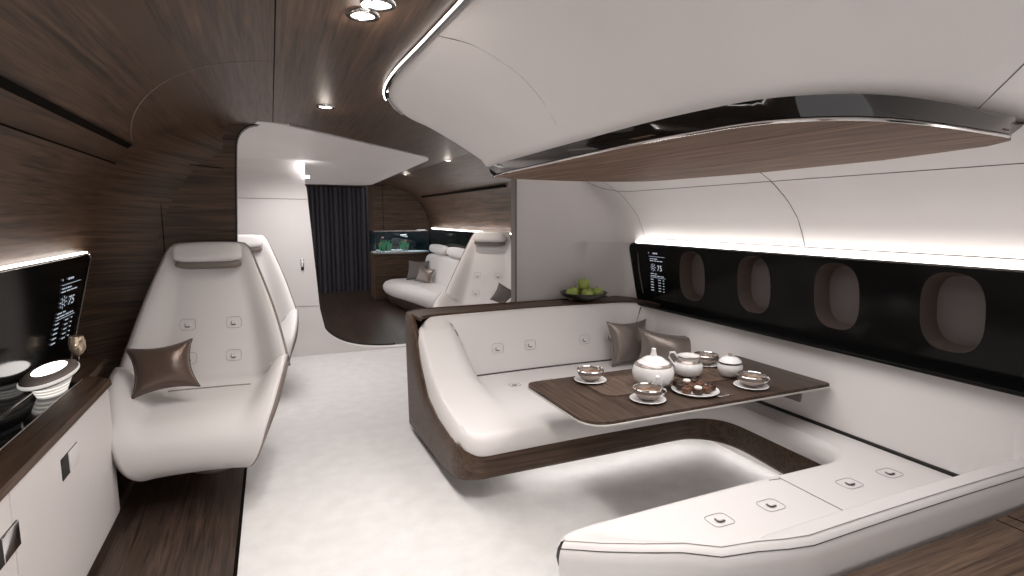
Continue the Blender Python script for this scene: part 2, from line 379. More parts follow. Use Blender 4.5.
# left dark display band, its cove light
SL = lambda y, z: (-1.095-.045*(1.38-z)+.07*ss((z-1.1)/.3), y, z)
lb = round_poly([(-1.5, .77), (3.78, .77), (4.14, 1.375), (-1.5, 1.375)], [0, .0, .04, 0])
def slL(y, z, s=0): return (interp(z, [.77, 1.375], [-1.085, -1.025])+s, y, z)
ls = struct(mk('trim_3', *slab(lb, lambda y, z, s: slL(y, z, -.02*s)), 'black', smooth=False))
mk('rim', *tube([slL(a, b, .002) for a, b in lb[:-1]], .005, 6), 'steel', ls)
mk('light_strip', *box(-1.055, -1.03, -1.5, 4.1, 1.384, 1.393), 'glow', ls)
for y in (3.6, 2.7, 1.8): area('left_cove_light', (-1.01, y, 1.40), .04, .45, rot=(radians(180), radians(25), 0), sy=.85)

# writing on both screens
def text_mesh(s, size):
    c = bpy.data.curves.new('t', 'FONT'); c.body = s; c.size = size; c.align_x = 'LEFT'
    o = bpy.data.objects.new('t', c); COL.objects.link(o)
    me = bpy.data.meshes.new_from_object(o.evaluated_get(bpy.context.evaluated_depsgraph_get()))
    V = [tuple(v.co) for v in me.vertices]; F = [tuple(p.vertices) for p in me.polygons]
    bpy.data.objects.remove(o); return V, F
def readout():
    """flat writing in (x, y), x 0.. .21, y 0 top .. -.33"""
    P = []
    def bar(x, y, w, h=.006): P.append(([(x, y, 0), (x+w, y, 0), (x+w, y+h, 0), (x, y+h, 0)], [(0, 1, 2, 3)]))
    def words(x, y, ws, h=.0055):
        for w in ws: bar(x, y, w*.8, h); x += w
    bar(-.005, -.012, .007, .009); words(.05, -.014, [.022, .016, .02], .010)
    bar(0, -.036, .19, .0025)
    words(.01, -.056, [.03, .02, .05]); words(.01, -.072, [.05, .04, .03, .04])
    P.append(xf(text_mesh('75', .062), (.095, -.145, 0)))
    for k in range(8):
        a = k*pi/4; c, s = cos(a), sin(a)
        P.append(([(.048+c*.02-s*.0025, -.122+s*.02+c*.0025, 0), (.048+c*.032-s*.0025, -.122+s*.032+c*.0025, 0), (.048+c*.032+s*.0025, -.122+s*.032-c*.0025, 0), (.048+c*.02+s*.0025, -.122+s*.02-c*.0025, 0)], [(0, 1, 2, 3)]))
    ring = [(.048+r*cos(t), -.122+r*sin(t), 0) for t in lin(0, 2*pi, 20) for r in (.010, .0135)]
    P.append((ring, quads(20, 2)))
    words(.015, -.175, [.05, .03]); words(.015, -.192, [.03, .05, .04, .02, .02]); bar(.01, -.203, .18, .0025)
    for r in range(5):
        y = -.222-.022*r
        words(.012, y, [.045]); words(.105, y, [.018, .014]); words(.16, y, [.018])
    return merge(*P)
RO = readout()
def place_readout(fn, name, parent):
    return mk(name, [fn(v[0], v[1]) for v in RO[0]], RO[1], 'text', parent, smooth=False, label='glowing white weather readout')
place_readout(lambda x, y: bandR(3.72-x*1.05, 1.318+y*1.02, -.004), 'readout', band)
place_readout(lambda x, y: slL(4.05-.6*(1.388-1.275-y*1.05)-(.20-x)*1.7, 1.275+y*1.05, .004), 'readout', ls)

# ------------------------------------------------------------ overhead canopy
A = catmull([(.58, y, 2.245) for y in (-3, -2.3, -1.6, -1.0, -.6, -.2, .2, .55, .9, 1.25, 1.6)]+[(.57, 2.1, 2.245), (.56, 2.55, 2.245), (.585, 2.9, 2.245), (.66, 3.2, 2.245), (.82, 3.55, 2.24), (.98, 3.68, 2.21), (1.17, 3.60, 2.14), (1.22, 3.42, 2.03), (1.23, 3.22, 1.907)], 6)
B = catmull([(2.66, -1.6, 2.0), (2.64, -.5, 1.99), (2.5, .6, 1.95), (2.24, .99, 1.905), (2.02, .965, 1.905), (1.657, .929, 1.905), (1.404, .931, 1.905), (1.255, .988, 1.905), (1.159, 1.10, 1.905), (1.129, 1.291, 1.905), (1.118, 1.578, 1.905), (1.141, 2.045, 1.905), (1.165, 2.45, 1.905), (1.18, 2.75, 1.905), (1.195, 2.95, 1.905), (1.21, 3.05, 1.905), (1.218, 3.11, 1.905), (1.224, 3.15, 1.905), (1.228, 3.18, 1.905), (1.23, 3.2, 1.905)], 6)
def can(i, t):
    a = np.array(A[i]); b = np.array(B[i]); p = a+(b-a)*t
    p[2] = b[2]+(a[2]-b[2])*(1-t**1.12)
    return p
cn = thing('overhead_canopy', 'large white sculpted overhead canopy with black gloss trim above the lounge table', 'ceiling canopy', (1.4, 2, 2.25))
ts = lin(0, 1, 14)
mods(mk('shell', [tuple(can(i, t)) for i in range(len(A)) for t in ts], quads(len(A), 14), 'canopy', cn), .012, 1)
for f, t0 in ((lambda s: 34, 0),):
    pass
sm = []
for k in range(21):
    t = k/20; i = 52+t*13 if False else None
def can_f(fi, t):
    i = int(fi); j = min(i+1, len(A)-1); return can(i, t)*(1-(fi-i))+can(j, t)*(fi-i)
SB = [(64.5, 0.0), (64, .088), (63.5, .163), (63.3, .225), (63.2, .312), (63, .375), (63.1, .45), (63.4, .537), (63.6, .625), (64, .713), (64.6, .8), (65.4, .913), (66, 1)]
sm = [tuple(can_f(*q)+np.array((0, 0, -.013))) for q in SB]
mk('panel_seam', *tube(catmull(sm[::2], 4), .0014, 5), 'seam', cn)
sm = [tuple(can_f(27.5+.5*k/24, 1-.2*k/24)+np.array((0, 0, -.013))) for k in range(25)]
mk('panel_seam', *tube(catmull(sm[::2], 4), .0014, 5), 'seam', cn)
# edge strip along the aisle: black gap then bright line
mk('edge_trim', *tube([(p[0]-.018, p[1]-.0, p[2]-.004) for p in A[:90]], .013, 8), 'black_trim', cn)
mk('light_line', *tube([(p[0]-.032, p[1], p[2]-.010) for p in A[:84]], .0035, 6), 'glow_soft', cn)
ib = 19
Bt = B[ib:]
NB = len(Bt)
def bot(i):
    f = 4.5+i*(NB-1-4.5-21)/(NB-1); k = int(f); return [Bt[k][a]*(1-(f-k))+Bt[k+1][a]*(f-k) for a in (0, 1)]
def bn(i):
    p = np.array(Bt[max(i-1, 0)]); q = np.array(Bt[min(i+1, len(Bt)-1)]); d = q-p; n = np.array((d[1], -d[0], 0)); return -n/np.linalg.norm(n)
rows = []
for i, p in enumerate(Bt):
    n = bn(i)
    q = bot(i)
    for o, z, f in ((.002, 1.908, 0), (.010, 1.90, 0), (.008, 1.87, .5), (.004, 1.846, .95), (-.004, 1.842, 1)):
        rows.append((p[0]*(1-f)+q[0]*f+n[0]*o, p[1]*(1-f)+q[1]*f+n[1]*o, z))
mk('gloss_trim', rows, quads(len(Bt), 5), 'black_trim', cn)
mk('chrome_line', *tube([(*bot(i), 1.839) for i in range(NB)], .0045, 6), 'chrome', cn)
so = [tuple(bot(i)) for i in range(NB)]+bez((1.21, 3.04), (1.24, 3.22), (1.45, 3.27), 6)+bez((1.46, 3.27), (2.33, 3.40), (2.39, 3.0), 12)+[(2.457, 2.3), (2.40, 1.57), (2.26, 1.13), (2.16, 1.02)]
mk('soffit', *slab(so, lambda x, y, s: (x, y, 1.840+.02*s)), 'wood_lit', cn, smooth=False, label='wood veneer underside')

# ------------------------------------------------------------ downlights
def downlight(proto, loc, label):
    if proto is None:
        r = thing('downlight', label, 'downlight', (0, 0, 0), 'recessed ceiling downlights')
        mk('bezel', *lathe([(.036, 0), (.038, -.006), (.052, -.006), (.056, 0), (.056, .004)], 32), 'chrome', r)
        mk('lens', *lathe([(0, -.002), (.034, -.003), (.037, .002)], 32), 'glow', r)
    else: r = copy_tree(proto); r['label'] = label
    r.location = loc
    spot('downlight_beam', (loc[0], loc[1], loc[2]-.03), 26, 100, .8)
    pl_ = bpy.data.lights.new('downlight_glow', 'POINT'); pl_.energy = .45; pl_.shadow_soft_size = .03; pl_.color = (1, .88, .78)
    po = bpy.data.objects.new('downlight_glow', pl_); po.location = (loc[0], loc[1]+.04, loc[2]-.07); COL.objects.link(po)
    return r
dl = downlight(None, (.305, 1.915, 2.246), 'front downlight of the close pair at the top of the frame')
downlight(dl, (.335, 1.80, 2.246), 'rear downlight of the close pair, cut by the top edge')
downlight(dl, (.33, 3.53, 2.246), 'single round downlight in the wood ceiling before the white opening')
downlight(dl, (1.90, 6.23, 2.246), 'nearer of the two downlights over the far cabin')
downlight(dl, (1.92, 8.48, 2.246), 'farther of the two downlights over the far cabin')

# ------------------------------------------------------------ buttons (tufting tabs)
def button(p, right, up, parent, s=.052, name='button'):
    R_ = Vector(right).normalized(); U_ = Vector(up).normalized(); N_ = R_.cross(U_)
    P0 = Vector(p)
    def loop(a, r, z): return [tuple(P0+R_*x+U_*y+N_*z) for x, y in round_poly([(-a, -a*.8), (a, -a*.8), (a, a*.8), (-a, a*.8)], r, 5)]
    ring = loop(s, s*.5, .0012); b = mk(name, *tube(ring+[ring[0]], .0010, 5, False), 'seam_soft', parent)
    l0 = loop(s*.36, s*.16, 0); l1 = loop(s*.30, s*.14, .008)
    mk('tab', l0+l1, quads(2, len(l0), False, True)+[tuple(range(len(l0), 2*len(l0)))], 'leather', b)
    c = P0; mk('tab_rim', *tube([tuple(P0-R_*s*.3+U_*s*.18+N_*.004), tuple(P0-R_*s*.36-U_*s*.2+N_*.004), tuple(P0-R_*s*.2-U_*s*.34+N_*.004), tuple(P0+R_*s*.25-U_*s*.32+N_*.004)], .0028, 5), 'seam', b)

# ------------------------------------------------------------ lounge sofa (U shape)
Fp = bez((.925, 2.84), (.922, 2.705), (1.04, 2.70), 9, False)+seg((1.04, 2.70), (2.36, 2.70), 40)+bez((2.36, 2.70), (2.63, 2.70), (2.62, 2.44), 16, False)+seg((2.62, 2.44), (2.60, 1.93), 14)+bez((2.60, 1.93), (2.60, 1.70), (2.36, 1.70), 12, False)+seg((2.36, 1.70), (1.15, 1.70), 36)+bez((1.15, 1.70), (.94, 1.71), (.928, 1.66), 8)
Op = bez((.93, 3.66), (.93, 3.87), (1.14, 3.87), 9, False)+seg((1.14, 3.87), (2.58, 3.87), 40)+bez((2.58, 3.87), (2.87, 3.87), (2.87, 3.60), 16, False)+seg((2.87, 3.60), (2.87, 1.27), 14)+bez((2.87, 1.27), (2.87, 1.11), (2.68, 1.11), 12, False)+seg((2.68, 1.11), (1.48, 1.11), 36)+bez((1.48, 1.11), (1.20, 1.13), (.928, 1.655), 8)
def hgt(x, y):
    e = lambda c: 1-(1-cl(c))**2
    seat = .43+.012*sin(cl((x-.9)/2)*pi)
    c1 = cl((y-3.735)/.115); c2 = cl((x-2.79)/.07)
    c = min(1, (c1**3+c2**3)**(1/3))
    if x > 2.56 and y > 3.58:
        an = math.atan2(x-2.56, y-3.58)/(pi/2); rr0 = math.hypot(x-2.56, y-3.58)
        a0_, a1_ = .155+(.23-.155)*an, .27+(.30-.27)*an
        c = cl((rr0-a0_)/(a1_-a0_))
    r = .452*e(c)
    arm = interp(y, [2.7, 2.95, 3.2, 3.43, 3.6, 3.72, 3.85], [0, .02, .05, .13, .28, .38, .44])*e((1.29-x)/.17)
    near = .185*e((1.24-y)/.09)*ss((x-1.05)/.3)
    d = ((x-.93)*.851+(y-1.65)*.525); f = cl(((x-.93)*.525-(y-1.65)*.851)/.57)
    dg = .185*f*e((.10-d)/.10) if y < 1.7 else 0
    if y > 2.3: near = dg = 0
    else: arm = 0
    return seat+max(r, arm, near, dg)
tt = [0, .012, .03, .06]+lin(.1, .78, 22)+lin(.788, 1, 34)
NS = len(Fp)
def nrm(path, i):
    p = path[max(i-1, 0)]; q = path[min(i+1, len(path)-1)]; dx, dy = q[0]-p[0], q[1]-p[1]; L = math.hypot(dx, dy); return (dy/L, -dx/L)
zb = lambda y: interp(y, [2.72, 2.95, 3.2, 3.43, 3.63, 3.75, 3.86], [.315, .35, .37, .43, .62, .80, .88])
EF = ((.014, .08), (.028, .27), (.038, .54), (.040, .81), (.036, 1.0))
V = []
for i in range(NS):
    n = nrm(Fp, i); f = Fp[i]; o = Op[i]; h0 = hgt(*f)
    for off, z in ((-.03, .285 if i < 92 else .05), (.0, .30), (.022, .325), (.03, .36), (.024, .395), (.012, .42)): V.append((f[0]+n[0]*off, f[1]+n[1]*off, z+(h0-.43)))
    for t in tt:
        x = f[0]+(o[0]-f[0])*t; y = f[1]+(o[1]-f[1])*t
        V.append((x, y, hgt(x, y)-(.004 if t == 0 else 0)))
    n2 = nrm(Op, i); h1 = hgt(*o)
    w0 = 1-cl(i/9)
    for (off, dz), (oe, fe) in zip(((.018, -.008), (.034, -.028), (.042, -.06), (.03, -.4 if h1 > .7 else -.25), (.02, .06-h1)), EF):
        off = off*(1-w0)+oe*w0; dz = dz*(1-w0)+fe*(zb(o[1])-.03-h1)*w0
        V.append((o[0]-n2[0]*off, o[1]-n2[1]*off, h1+dz))
NT = 6+len(tt)+5
Fq = quads(NS, NT)
# left end face of the far wing: bulge outwards then tuck behind the wood
base = len(V); js = list(range(6, 6+len(tt))); n = len(js)
for k, (dx, f) in enumerate(EF):
    for j in js:
        p = V[j]
        if j == 6: V.append(V[5-k]); continue
        V.append((p[0]-dx, p[1], p[2]+(zb(p[1])-.03-p[2])*f))
for j in range(n-1):
    Fq.append((js[j], js[j+1], base+j+1, base+j))
    for k in range(4): a = base+k*n+j; Fq.append((a, a+1, a+n+1, a+n))
sofa = thing('corner_sofa', 'large white leather U-shaped sofa wrapping round the laid table, wood-skirted', 'sofa', (1.9, 2.3, 0))
mk('upholstery', V, Fq, 'leather', sofa, angle=60)
# piping along the near rail and crease shadows
rail_i = [i for i in range(NS) if i > 9+40+16+14+6]
mk('piping', *tube([(Op[i][0]-nrm(Op, i)[0]*.006, Op[i][1]-nrm(Op, i)[1]*.006, hgt(*Op[i])-.001) for i in rail_i], .0013, 5), 'seam_soft', sofa)
mk('piping', *tube([(Op[i][0]-nrm(Op, i)[0]*.03, Op[i][1]-nrm(Op, i)[1]*.03, hgt(*Op[i])-.020) for i in rail_i], .0016, 5), 'seam', sofa)
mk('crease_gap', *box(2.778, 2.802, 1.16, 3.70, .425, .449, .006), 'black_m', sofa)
mk('crease_gap', *tube([(x, 3.733, hgt(x, 3.73)+.004) for x in lin(1.30, 2.78, 12)], .006, 6), 'seam', sofa)
cr = [(1.292, 3.45, hgt(1.292, 3.45)+.002), (1.292, 3.60, hgt(1.292, 3.60)+.002), (1.292, 3.735, hgt(1.292, 3.73)+.003)]
for y in lin(3.745, 3.84, 12):
    rz_ = .452*(1-(1-(y-3.735)/.115)**2); a_ = interp(y, [3.72, 3.85], [.38, .44])
    if rz_ < a_*.97: cr.append((1.29-.17*(1-math.sqrt(1-rz_/a_)), y-.002, .432+rz_+.012*sin((1.2-.9)/2*pi)))
mk('crease_gap', *tube(cr, [.002, .005]+[.006]*(len(cr)-4)+[.004, .001], 6), 'seam', sofa)
for x, y in ((1.51, 3.762), (1.78, 3.762), (2.26, 3.762), (2.50, 3.762)):
    z = hgt(x, y); button((x, y-.004, z-.0), (1, 0, 0), (0, .16, 1), sofa, .045)
for x in (1.50, 1.76): button((x, 3.42, hgt(x, 3.42)+.001), (1, 0, 0), (0, 1, 0), sofa, .04)
for x in (1.53, 1.80, 2.27, 2.54): button((x, 1.52, hgt(x, 1.52)+.001), (1, 0, 0), (0, 1, 0), sofa, .05)
mk('cushion_seam', *tube([(2.03, 1.68, .443), (2.03, 1.25, .443)], .0025, 5), 'seam_soft', sofa)
mk('cushion_seam', *tube([(1.97, 1.68, .443), (2.03, 1.67, .444)], .002, 5), 'seam_soft', sofa)
# wood skirt ribbon: back -> left end -> front -> window side
rp = seg((2.7, 4.14), (1.06, 4.14), 12)+bez((1.06, 4.14), (.885, 4.14), (.88, 3.97), 12, False)+seg((.88, 3.97), (.88, 2.90), 26)+bez((.88, 2.88), (.88, 2.715), (1.05, 2.715), 14, False)+seg((1.06, 2.715), (2.36, 2.715), 30)+bez((2.36, 2.715), (2.635, 2.715), (2.635, 2.44), 16, False)+seg((2.635, 2.44), (2.615, 1.9), 14)+[(2.61, 1.70)]
V = []
nf = 12+12+26
for i, p in enumerate(rp):
    n = nrm(rp, i)
    top = .9 if i < 22 else zb(p[1]) if i < nf+4 else .335
    if i < 24: top = .9
    if 24 <= i < nf+6: top = interp(p[1], [2.72, 2.95, 3.2, 3.43, 3.63, 3.75, 3.86], [.315, .35, .37, .43, .62, .80, .9])
    if i >= nf+6: top = .315
    k = ss((i-nf+2)/12)*.035+.012; zo = interp(p[1], [2.75, 3.1, 3.9], [.150, .10, .06]) if i < nf+14 else .152 if i < nf+46 else interp(i, [nf+46, nf+60, nf+75], [.152, .13, .105])
    if i < 50: V.append((p[0]+n[0]*-.03, p[1]+n[1]*-.03, top)); V.append((p[0]+n[0]*-.008, p[1]+n[1]*-.008, top-.008))
    else: V.append((p[0]+n[0]*-.008, p[1]+n[1]*-.008, top+.002)); V.append((p[0]+n[0]*-.004, p[1]+n[1]*-.004, top+.001))
    for f, of in ((1-.03/(top-zo), 0), (.55, .3), (.1, .85), (0, 1)):
        z = zo+(top-zo)*f; V.append((p[0]+n[0]*k*of*-1, p[1]+n[1]*k*of*-1, z))
sign = 1
sk = mods(mk('skirt', V, quads(len(rp), 6), 'wood_x', sofa, label='dark wood skirt'), .02, 0)
mk('skirt_edge', *tube([V[i*6+5] for i in range(24, len(rp))], .005, 6), 'steel', sofa)
# plinth and glow under it
pf = [(p[0], p[1]) for p in rp[40:]]
mk('plinth', *box(1.30, 2.85, 3.05, 3.95, 0, .2), 'plinth', sofa, smooth=False)
mk('plinth', *box(2.84, 2.88, 1.0, 3.1, 0, .2), 'plinth', sofa, smooth=False)
mk('plinth', *box(1.35, 2.85, 1.05, 1.35, 0, .2), 'plinth', sofa, smooth=False)
mk('light_strip', *merge(box(1.3, 2.7, 3.02, 3.035, .16, .17), box(2.815, 2.83, 1.6, 2.9, .14, .15)), 'glow_soft', sofa)
area('skirt_light', (2.0, 2.90, .15), 1.4, .9, sy=.03)
area('skirt_light', (2.76, 2.2, .12), .03, .5, sy=1.2)
# counter on the back
co = rp[8:24]; outer = [(p[0], p[1]) for p in rp[:30]]
innr = [(.925, rp[29][1]), (.925, 3.72)]+bez((.925, 3.72), (.925, 3.865), (1.14, 3.865), 10)+[(2.58, 3.865)]+bez((2.58, 3.87), (2.87, 3.87), (2.87, 3.60), 10)+[(2.89, 4.0), (2.8, 4.14)]
outer = [(p[0]+nrm(rp, k)[0]*-.02, p[1]+nrm(rp, k)[1]*-.02) for k, p in enumerate(rp[:26])]; innr[0] = (.925, rp[25][1])
mods(mk('counter', *slab(outer+innr[1:], lambda x, y, s: (x, y, .878+.024*s)), 'wood_x', sofa, smooth=False, label='dark wood ledge behind the backrest'), bevel=.004)

# wood cabinet behind the near wing
nc = thing('low_cabinet', 'low dark wood cabinet behind the near sofa rail, bottom right corner', 'cabinet', (2, .5, 0))
mk('body', *box(1.05, 2.86, -.3, 1.0, 0, .47, .01), 'wood_x', nc, smooth=False)
mk('top', *box(1.02, 2.87, -.32, 1.05, .47, .50, .006), 'wood_cab_lit', nc, smooth=False)
mk('groove', *merge(box(2.45, 2.455, -.3, 1.04, .4995, .5015), box(2.38, 2.383, -.3, 1.04, .4995, .5015)), 'groove', nc, smooth=False)

# ------------------------------------------------------------ table
tb = thing('table', 'low dark wood table with rounded corners laid for tea', 'table', (2.7, 2.36, 0))
tp = round_poly([(1.25, 2.02), (2.80, 2.02), (2.80, 2.71), (1.25, 2.71)], [.14, .03, .03, .07], 10)
mods(mk('tabletop', *slab(tp, lambda x, y, s: (x, y, .662+.026*s)), 'wood_table', tb, smooth=False), bevel=.003)
mk('edge_band', *tube([(p[0], p[1], .668) for p in tp]+[(tp[0][0], tp[0][1], .668)], .005, 8, False), 'satin_metal', tb)
mk('support', *box(2.70, 2.83, 2.24, 2.50, .60, .66, .01), 'taupe', tb)
mk('wall_bracket', *box(2.79, 2.86, 2.2, 2.54, .52, .67, .012), 'taupe', tb)
mr = round_poly([(1.53, 2.30), (2.42, 2.30), (2.42, 2.6), (1.53, 2.6)], [.08, .03, .03, .03])
TZ = .6882
run = tag(mk('table_runner', *slab(mr, lambda x, y, s: (x, y, TZ+.005*s)), 'runner', smooth=False), 'flat brown leather mat lying in the middle of the laid table', 'table mat')
RZ = TZ+.0052

# ------------------------------------------------------------ tableware
def on(x, y): return RZ if (1.53 < x < 2.42 and 2.30 < y < 2.6) else TZ
def make_cup():
    r = thing('teacup', '', 'teacup', (0, 0, 0), 'filled cups on the table')
    mk('bowl', *lathe([(0, .0), (.026, 0), (.029, .006), (.055, .018), (.070, .038), (.0745, .060), (.073, .060), (.067, .038), (.05, .02), (0, .014)], 40), 'silver', r)
    mk('rim', *lathe([(.0735, .058), (.076, .061), (.0735, .064), (.071, .061), (.0735, .058)], 40), 'chrome', r)
    mk('tea', *lathe([(0, .044), (.068, .044)], 32), 'tea', r)
    mk('handle', *tube([(.066, 0, .05), (.088, 0, .05), (.095, 0, .038), (.084, 0, .024), (.058, 0, .022)], .0045, 8), 'porcelain', r)
    return r
def make_saucer():
    r = thing('saucer', '', 'saucer', (0, 0, 0), 'white saucers under the cups')
    mk('dish', *lathe([(0, .004), (.035, .004), (.05, .007), (.088, .014), (.090, .012), (.05, .001), (.03, 0), (0, 0)], 48), 'porcelain', r)
    return r
spots = [((1.59, 2.575), 'leftmost, at the back left of the table by the wood edge', .3), ((1.69, 2.19), 'front, nearest the viewer at the table edge', -.3),
         ((2.34, 2.15), 'rightmost, near the front edge beside the chocolates', -.5), ((2.44, 2.60), 'half hidden between milk jug and sugar pot', .6)]
c0 = make_cup(); s0 = make_saucer()
for i, ((x, y), lab, rz) in enumerate(spots):
    c = c0 if i == 0 else copy_tree(c0); s = s0 if i == 0 else copy_tree(s0)
    z = on(x, y)
    s.location = (x, y, z); c.location = (x, y, z+.0045); c.rotation_euler.z = rz
    c['label'] = 'silvery teacup of tea, '+lab; s['label'] = 'white saucer carrying the teacup '+{0: 'at the back left', 1: 'at the front of the table', 2: 'at the right by the chocolates', 3: 'behind the milk jug'}[i]
x, y = 1.85, 2.36
tpot = thing('teapot', 'round white porcelain teapot with tall white knob, left of the milk jug', 'teapot', (x, y, RZ))
k = 1.24
def lz(pr, kk=1): return [(a*kk, b*kk) for a, b in pr]
mk('body', *lathe(lz([(0, 0), (.040, 0), (.045, .004), (.070, .016), (.087, .042), (.090, .068), (.082, .092), (.066, .110), (.048, .120), (.04, .122), (0, .122)], k), 56, (x, y, RZ)), 'porcelain', tpot)
mk('band', *lathe(lz([(.0795, .0955), (.0775, .101), (.071, .107), (.068, .1075)], k), 56, (x, y, RZ)), 'silver', tpot)
ld = mk('lid', *lathe(lz([(.05, .119), (.046, .125), (.03, .132), (.012, .136), (0, .137)], k), 40, (x, y, RZ)), 'porcelain', tpot)
mk('knob', *lathe(lz([(.016, .133), (.013, .144), (.010, .157), (.010, .168), (0, .171)], k), 24, (x, y, RZ)), 'porcelain', ld)
mk('spout', *tube([(x-.04, y-.085, RZ+.035), (x-.058, y-.110, RZ+.055), (x-.062, y-.118, RZ+.075), (x-.066, y-.124, RZ+.095)], [.03, .022, .013, .009], 12), 'porcelain', tpot)
mk('handle', *tube([(x+.05, y+.09, RZ+.10), (x+.07, y+.13, RZ+.11), (x+.08, y+.145, RZ+.085), (x+.07, y+.13, RZ+.05), (x+.055, y+.095, RZ+.04)], .008, 8), 'porcelain', tpot)
x, y = 2.16, 2.44
jug = thing('milk_jug', 'white milk jug with looped handle and silver rim, between teapot and sugar pot', 'milk jug', (x, y, RZ))
mk('body', *lathe([(0, 0), (.04, 0), (.068, .015), (.082, .045), (.08, .07), (.064, .088), (.056, .098), (.062, .112), (.066, .12), (.062, .12), (.052, .1), (.06, .085), (.072, .06), (.06, .02), (0, .01)], 48, (x, y, RZ)), 'porcelain', jug)
mk('rim', *lathe([(.060, .109), (.0675, .12), (.064, .122), (.060, .116)], 40, (x, y, RZ)), 'silver', jug)
mk('band', *lathe([(.0575, .092), (.0665, .086), (.068, .083), (.069, .086), (.059, .097)], 40, (x, y, RZ)), 'silver', jug)
mk('handle', *tube([(x-.058, y+.02, RZ+.11), (x-.08, y+.03, RZ+.14), (x-.105, y+.035, RZ+.14), (x-.11, y+.035, RZ+.11), (x-.09, y+.03, RZ+.08), (x-.075, y+.02, RZ+.065)], .007, 8), 'porcelain', jug)
x, y = 2.37, 2.335
sg = thing('sugar_pot', 'round white lidded sugar pot with dark silver band, right of the jug', 'sugar pot', (x, y, RZ))
mk('body', *lathe([(0, 0), (.03, 0), (.055, .015), (.069, .045), (.07, .062), (.065, .08), (0, .08)], 48, (x, y, RZ)), 'porcelain', sg)
mk('band', *lathe([(.064, .079), (.0665, .081), (.0655, .087), (.062, .089)], 48, (x, y, RZ)), 'black_trim', sg, label='dark glossy band')
sl = mk('lid', *lathe([(.064, .085), (.058, .1), (.04, .113), (.02, .119), (0, .12)], 48, (x, y, RZ)), 'porcelain', sg)
mk('knob', *lathe([(.010, .117), (.009, .124), (.013, .129), (.011, .134), (0, .135)], 24, (x, y, RZ)), 'silver', sl)
x, y = 2.0, 2.20
plate = tag(mk('plate', *lathe([(0, .006), (.08, .006), (.105, .012), (.120, .018), (.122, .016), (.11, .006), (.07, 0), (0, 0)], 56, (x, y, TZ)), 'porcelain'), 'round white plate heaped with chocolates at the front of the table', 'plate')
prals = [(-.075, -.02, 'choco2', 0), (-.03, -.055, 'choco', 1), (.03, -.05, 'choco2', 0), (.078, -.03, 'choco', 0), (-.06, .04, 'choco', 0), (-.01, .01, 'choco2', 0), (.05, .02, 'choco2', 0), (0, .065, 'choco2', 1), (.055, .068, 'choco', 0), (-.045, .085, 'choco', 0)]
words_ = ['leftmost front', 'front white-capped', 'front middle', 'rightmost front', 'left rear', 'central', 'right of centre', 'back white-capped', 'back right', 'back left']
for (dx, dy, m_, cap), wd in zip(prals, words_):
    r = thing('chocolate', wd+' chocolate on the white plate', 'chocolate', (x+dx, y+dy, TZ+.0065+(.006 if abs(dx)+abs(dy) > .11 else .001)), 'chocolates on the plate')
    L = r.location
    mk('body', *xf(pad(.024, .024, .018, .6, .8, 24, 12), (L.x, L.y, L.z+.018)), m_, r)
    if cap: mk('cap', *xf(pad(.021, .021, .010, .9, 1, 20, 10), (L.x, L.y, L.z+.036)), 'cream', r, label='white cream cap')
    else: mk('swirl', *tube([(L.x+.012*cos(a)*(1-a/14), L.y+.012*sin(a)*(1-a/14), L.z+.0365+a*.0004) for a in lin(0, 12, 30)], .003, 5), m_, r)
# bright glints at the front edge, given the shape of a small spoon
spn = thing('glint_spoon', 'bright glints shaped as a small spoon by the front edge of the table', 'spoon', (2.09, 2.08, TZ))
mk('bowl', *xf(pad(.016, .011, .003, 1, 1, 20, 8), (2.06, 2.085, TZ+.004)), 'chrome', spn)
mk('handle', *tube([(2.074, 2.083, TZ+.004), (2.11, 2.078, TZ+.007), (2.15, 2.075, TZ+.004)], .0024, 6), 'chrome', spn)

# bowl of apples
x, y, z = 2.38, 3.985, .9025
bw = tag(mk('fruit_bowl', *lathe([(0, .0), (.05, 0), (.06, .008), (.12, .025), (.17, .05), (.195, .072), (.198, .07), (.17, .042), (.11, .016), (.05, .006)][::-1] if False else [(0, .0), (.055, 0), (.06, .003), (.125, .02), (.175, .046), (.20, .072), (.196, .076), (.17, .056), (.12, .032), (.05, .014), (0, .012)], 56, (x, y, z)), 'bowl', None), 'wide shallow dark bowl of green apples on the wood ledge', 'bowl')
def make_apple():
    r = thing('apple', '', 'apple', (0, 0, 0), 'green apples in the bowl')
    mk('flesh', *lathe([(a*1.2, b*1.2) for a, b in [(0, .006), (.008, .002), (.02, 0), (.034, .012), (.043, .032), (.045, .046), (.038, .064), (.022, .074), (.008, .070), (0, .062)]], 28), 'apple', r)
    mk('stalk', *tube([(0, 0, .074), (.002, 0, .09), (.006, 0, .103)], .0016, 6), 'stem', r)
    return r
a0 = make_apple()
for i, (dx, dy, dz, l) in enumerate([(-.115, -.02, .030, 'leftmost green apple in the dark bowl'), (-.02, -.09, .028, 'front green apple in the dark bowl'), (.10, -.045, .030, 'rightmost green apple in the dark bowl'), (.07, .075, .028, 'rear right green apple in the dark bowl'), (-.05, .085, .028, 'rear left green apple in the dark bowl'), (-.003, -.005, .104, 'topmost green apple on the heap in the bowl')]):
    a = a0 if i == 0 else copy_tree(a0); a.location = (x+dx, y+dy, z+dz-.008); a.rotation_euler = (random.uniform(-.2, .2), random.uniform(-.2, .2), i); a['label'] = l

